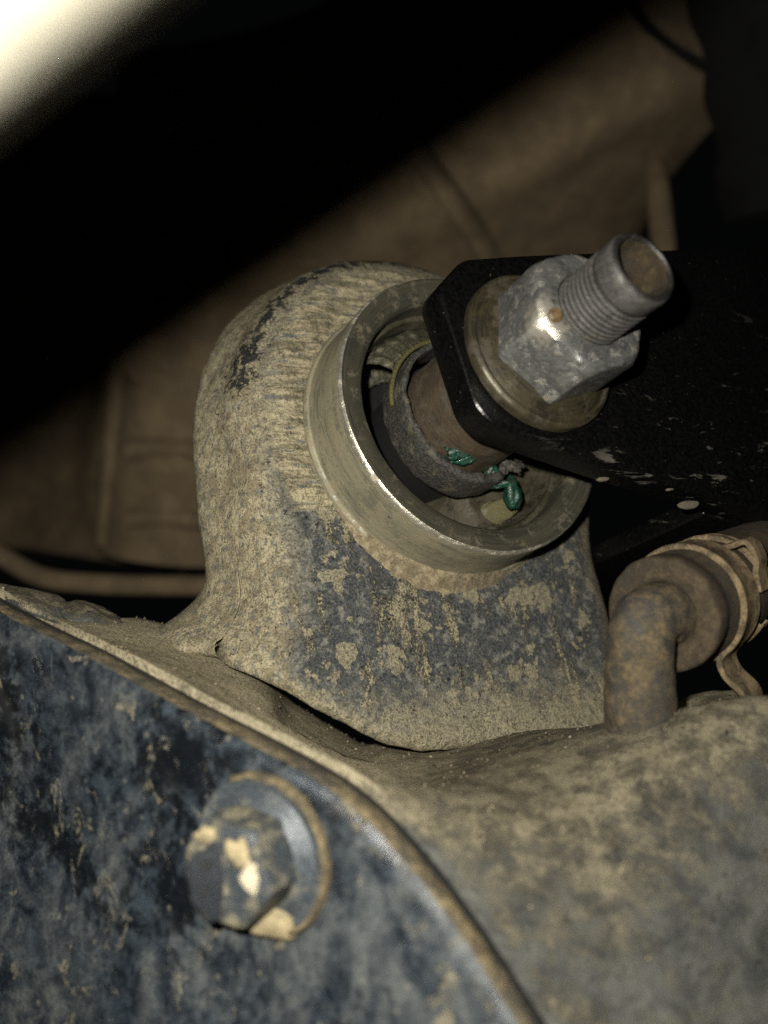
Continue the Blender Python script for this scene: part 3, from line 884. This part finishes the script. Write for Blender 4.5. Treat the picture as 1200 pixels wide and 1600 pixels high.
# ------------------------------------------------------------------ breather pipe, hose, clamp
H0 = V(1032, 962, 129); H1 = V(1275, 850, 180)
HD = (H1 - H0).normalized()
pipe = tag(tube('breather_pipe', [V(1000, 1190, 129), V(1000, 1110, 127), V(1000, 1030, 125.5), V(1002, 992, 125), V(1013, 967, 126.5), H0 + HD * 1.5, H0 + HD * 7, H0 + HD * 14],
     lambda u: 4.75 + .25 * math.sin(u * 9), m_pipe, None, 90, 40, base=V(1000, 1150, 119), rough=.25, rs=.35),
     'rusty bent metal breather pipe rising from the housing into the hose', 'pipe')
hose = thing('rubber_hose', 'thick brown dusty rubber hose pushed over the bent pipe', 'hose', H0)
e1 = HD.orthogonal().normalized()
lathe('hose_body', [(4.6, 1.2), (5.0, .3), (5.6, 0), (7.9, 0), (8.4, .3), (8.55, .9), (8.5, 3.4), (8.1, 4.2), (8.1, 6.0), (8.45, 7.0), (8.45, 22), (8.1, 23), (8.5, 25), (8.1, 27), (8.5, 29), (8.5, 55), (4, 55)], m_hose, hose, 96, H0, HD, rough=.22, rs=.25, sharp=50)
clamp = thing('hose_clamp', 'rusty spring band clamp squeezed round the brown hose', 'clamp', H0 + HD * 12)
HU = (Vector((0, 1, 0)) - HD * HD.y).normalized(); HS = HD.cross(HU).normalized()
if HS.x < 0: HS = -HS
def band(name, t0, t1, r, a0, a1, n=90):
    prof_ = [(r - .1, t0), (r + .55, t0 + .05), (r + .75, t0 + .3), (r + .55, t0 + .7), (r + .5, t1 - .6), (r + .6, t1 - .2), (r + .45, t1), (r - .1, t1), (r - .1, t0)]
    return lathe(name, prof_, m_clamp, clamp, n, H0, HD, refs=(HS, HU), a0=math.radians(a0), a1=math.radians(a1), rough=.05, rs=.4, sharp=45)
band('clamp_band', 8.2, 14.0, 8.5, -62, 300)
band('clamp_band', 17.5, 20.5, 8.5, 20, 330)
def ear(pts, width_vec, name='clamp_ear', th=.8):
    path = curve(pts, 24); vs = []
    for i, p in enumerate(path):
        T = (path[min(i + 1, 23)] - path[max(i - 1, 0)]).normalized()
        nn = T.cross(width_vec).normalized() * th * .5
        w = width_vec * .5
        vs += [p - w - nn, p + w - nn, p + w + nn, p - w + nn]
    f = grid_faces(24, 4, closed_c=True) + [(0, 1, 2, 3), (92, 93, 94, 95)]
    o = mesh(name, vs, f, m_clamp, clamp, sharp=40); fix_normals(o); o.data.set_sharp_from_angle(angle=math.radians(40))
    return o
def hp(r, a, t): return H0 + HD * t + (HS * math.cos(math.radians(a)) + HU * math.sin(math.radians(a))) * r
ear([hp(8.8, -48, 11), hp(9.6, -60, 11), hp(12, -62, 11), hp(15.5, -58, 11), hp(18, -62, 11)], HD * 5.6)
ear([hp(8.7, 64, 15.5), hp(10.0, 56, 15.5), hp(11.4, 50, 15.8), hp(10.6, 36, 16), hp(9.4, 26, 16), hp(8.9, 8, 16)], HD * 3.4)

# ------------------------------------------------------------------ bar close to the lens
bar_a = V(-420, 560, 53); bar_b = V(620, -258, 42)
ed = (bar_b - bar_a).normalized()
pn = ed.cross((bar_a + bar_b).normalized()).normalized()       # perpendicular to the rod and to the sight line
if pn.x > 0: pn = -pn
R_B = 24.0
def bar_pt(p): return p + pn * (R_B)
tag(tube('steering_rod', [bar_pt(bar_a - ed * 80), bar_pt(bar_a), bar_pt(bar_b), bar_pt(bar_b + ed * 90)], R_B, m_bar, None, 40, 64, base=bar_pt(bar_a), rough=.15, rs=.1),
    'pale steel rod washed out by the flash, blurred in the foreground corner', 'rod')

# ------------------------------------------------------------------ background: dusty underbody parts, out of focus
def sheet(name, rows, mat, label, cat, th=3.0, nu=60, nv=50, amp=1.0, group=None):
    rs = [curve(r, nu) for r in rows]
    vs = []
    cols = [curve([rs[k][j] for k in range(len(rs))], nv) for j in range(nu)]
    for i in range(nv):
        for j in range(nu):
            p = cols[j][i]
            vs.append(p + Vector((0, 0, -1)) * amp * fbm(p, .03, 4))
    base = vs[len(vs) // 2]
    o = mesh(name, vs, grid_faces(nv, nu), mat, None, base=base)
    fix_normals(o)
    md = o.modifiers.new('thickness', 'SOLIDIFY'); md.thickness = th * .001; md.offset = 0
    return tag(o, label, cat, group)
sheet('crossmember', [
    [V(180, 90, 360), V(430, 40, 352), V(640, -60, 345), V(820, -160, 340), V(980, -160, 340), V(1075, -40, 345), V(1120, 60, 350)],
    [V(200, 290, 350), V(440, 230, 340), V(660, 130, 330), V(840, 30, 325), V(1000, 10, 325), V(1090, 35, 332), V(1150, 100, 345)],
    [V(220, 480, 345), V(460, 400, 335), V(690, 300, 321), V(870, 208, 314), V(1020, 140, 316), V(1110, 118, 326), V(1172, 128, 342)],
    [V(240, 570, 372), V(470, 500, 360), V(690, 400, 346), V(860, 310, 338), V(990, 235, 336), V(1070, 195, 340), V(1125, 185, 350)],
    [V(260, 700, 410), V(480, 640, 398), V(690, 540, 385), V(830, 450, 376), V(930, 380, 370), V(1000, 320, 366), V(1045, 275, 366)],
    [V(280, 900, 440), V(490, 800, 430), V(690, 700, 420), V(800, 600, 410), V(880, 520, 402), V(940, 440, 396), V(985, 390, 392)],
], m_bg, 'brown dust-coated curved crossmember, blurred behind the bushing tower', 'crossmember', amp=1.2, nu=80, nv=70)
sheet('floor_pan', [
    [V(-200, 150, 470), V(0, 150, 460), V(150, 150, 440), V(240, 150, 410), V(420, 150, 395), V(520, 150, 395)],
    [V(-200, 500, 470), V(0, 500, 455), V(150, 500, 430), V(190, 500, 400), V(380, 500, 390), V(520, 500, 390)],
    [V(-200, 700, 460), V(0, 700, 445), V(110, 700, 425), V(180, 700, 395), V(380, 700, 385), V(520, 700, 385)],
    [V(-200, 850, 450), V(0, 855, 440), V(90, 865, 420), V(200, 880, 400), V(360, 890, 390), V(520, 900, 390)],
], m_bg, 'brown dusty pressed-steel floor panel, blurred beside the bushing tower', 'floor panel', amp=3.0)
tag(tube('brake_line', [V(-120, 800, 330), V(-20, 855, 325), V(60, 900, 320), V(150, 912, 318), V(250, 915, 318), V(420, 915, 318)], 3.6, m_bg, None, 40, 16, base=V(100, 905, 320)),
    'thin brown dusty tube running low behind the mud ledge', 'tube')
tag(tube('upright_tube', [V(1018, 250, 352), V(1026, 285, 344), V(1032, 340, 340), V(1040, 420, 338), V(1050, 560, 336)], 4.6, m_bg, None, 30, 24, base=V(1035, 400, 338)),
    'slim upright brown tube behind the threaded bolt tip', 'tube')
tag(tube('bracket_strap', [V(600, 170, 322), V(655, 240, 319), V(700, 300, 314), V(745, 365, 332), V(780, 430, 345)], 6.0, m_bg, None, 30, 16, base=V(700, 300, 314), flat=.5),
    'short diagonal dusty strap on the blurred crossmember', 'strap')
rc = thing('ribbed_casting', 'dusty brown ribbed casting blurred beyond the tower flank', 'casting', V(250, 700, 372))
def blob(name, pts, r, parent, flat=1.0): return tube(name, pts, r, m_bg, parent, 40, 24, flat=flat, rough=.6, rs=.05)
blob('casting_body', [V(330, 420, 375), V(320, 560, 372), V(300, 720, 372), V(290, 860, 376)], 36, rc)
blob('rib', [V(196, 540, 352), V(186, 640, 350), V(178, 740, 352), V(170, 850, 356)], 5.5, rc)
blob('rib', [V(200, 706, 340), V(250, 700, 338.5), V(330, 705, 338)], 4.0, rc)
blob('rib', [V(200, 812, 342), V(250, 808, 340.5), V(330, 815, 340)], 4.0, rc)
blob('boss', [V(480, 350, 330), V(480, 350, 372)], 15, rc)
blob('boss', [V(230, 560, 336), V(232, 562, 372)], 9, rc)
tag(tube('black_cable', [V(985, 5, 322), V(1020, 50, 318), V(1075, 90, 318), V(1150, 122, 322), V(1230, 135, 330)], 2.0, m_bgdark, None, 30, 12, base=V(1075, 90, 318)),
    'thin dark cable crossing the upper end of the crossmember', 'cable')
tag(tube('rubber_boot', [V(1150, -200, 300), V(1190, 0, 300), V(1215, 150, 305), V(1235, 330, 310)], lambda u: 22 + 1.2 * math.sin(u * 23), m_bgdark, None, 80, 40, base=V(1215, 150, 305)),
    'black ribbed rubber boot in the dark upper corner', 'boot')

# ------------------------------------------------------------------ loose grit caught on the casting
def grit():
    vs = []; fs = []
    pts = [tuple(v.co) for v in body.data.vertices]
    nr = [v.normal.copy() for v in body.data.vertices]
    rng = random.Random(3)
    n = 0
    while n < 1500:
        k = rng.randrange(len(pts))
        nz = abs(nr[k].z)
        if nz < .35 or rng.random() > nz: continue
        c = Vector(pts[k]); r = rng.choice([.0001, .00014, .0002, .0002, .0003]) * rng.uniform(.7, 1.3)
        c += Vector((rng.uniform(-1, 1), rng.uniform(-1, 1), 0)) * .0003 + Vector((0, 0, r * .3))
        b = len(vs)
        for d in ((1, 0, 0), (-1, 0, 0), (0, 1, 0), (0, -1, 0), (0, 0, 1), (0, 0, -1)):
            vs.append(c + Vector(d) * r * rng.uniform(.6, 1.3))
        for f in ((0, 2, 4), (2, 1, 4), (1, 3, 4), (3, 0, 4), (2, 0, 5), (1, 2, 5), (3, 1, 5), (0, 3, 5)):
            fs.append(tuple(b + i for i in f))
        n += 1
    me = bpy.data.meshes.new('grit'); me.from_pydata(vs, [], fs); me.materials.append(m_grit)
    o = bpy.data.objects.new('grit', me); o.parent = house; o['kind'] = 'stuff'; link(o)
m_grit = dusty('grit_grains', (.05, .045, .035), (.16, .135, .09), (.36, .31, .21), (.14, .11, .07), .5, .05, 6, .8)
grit()
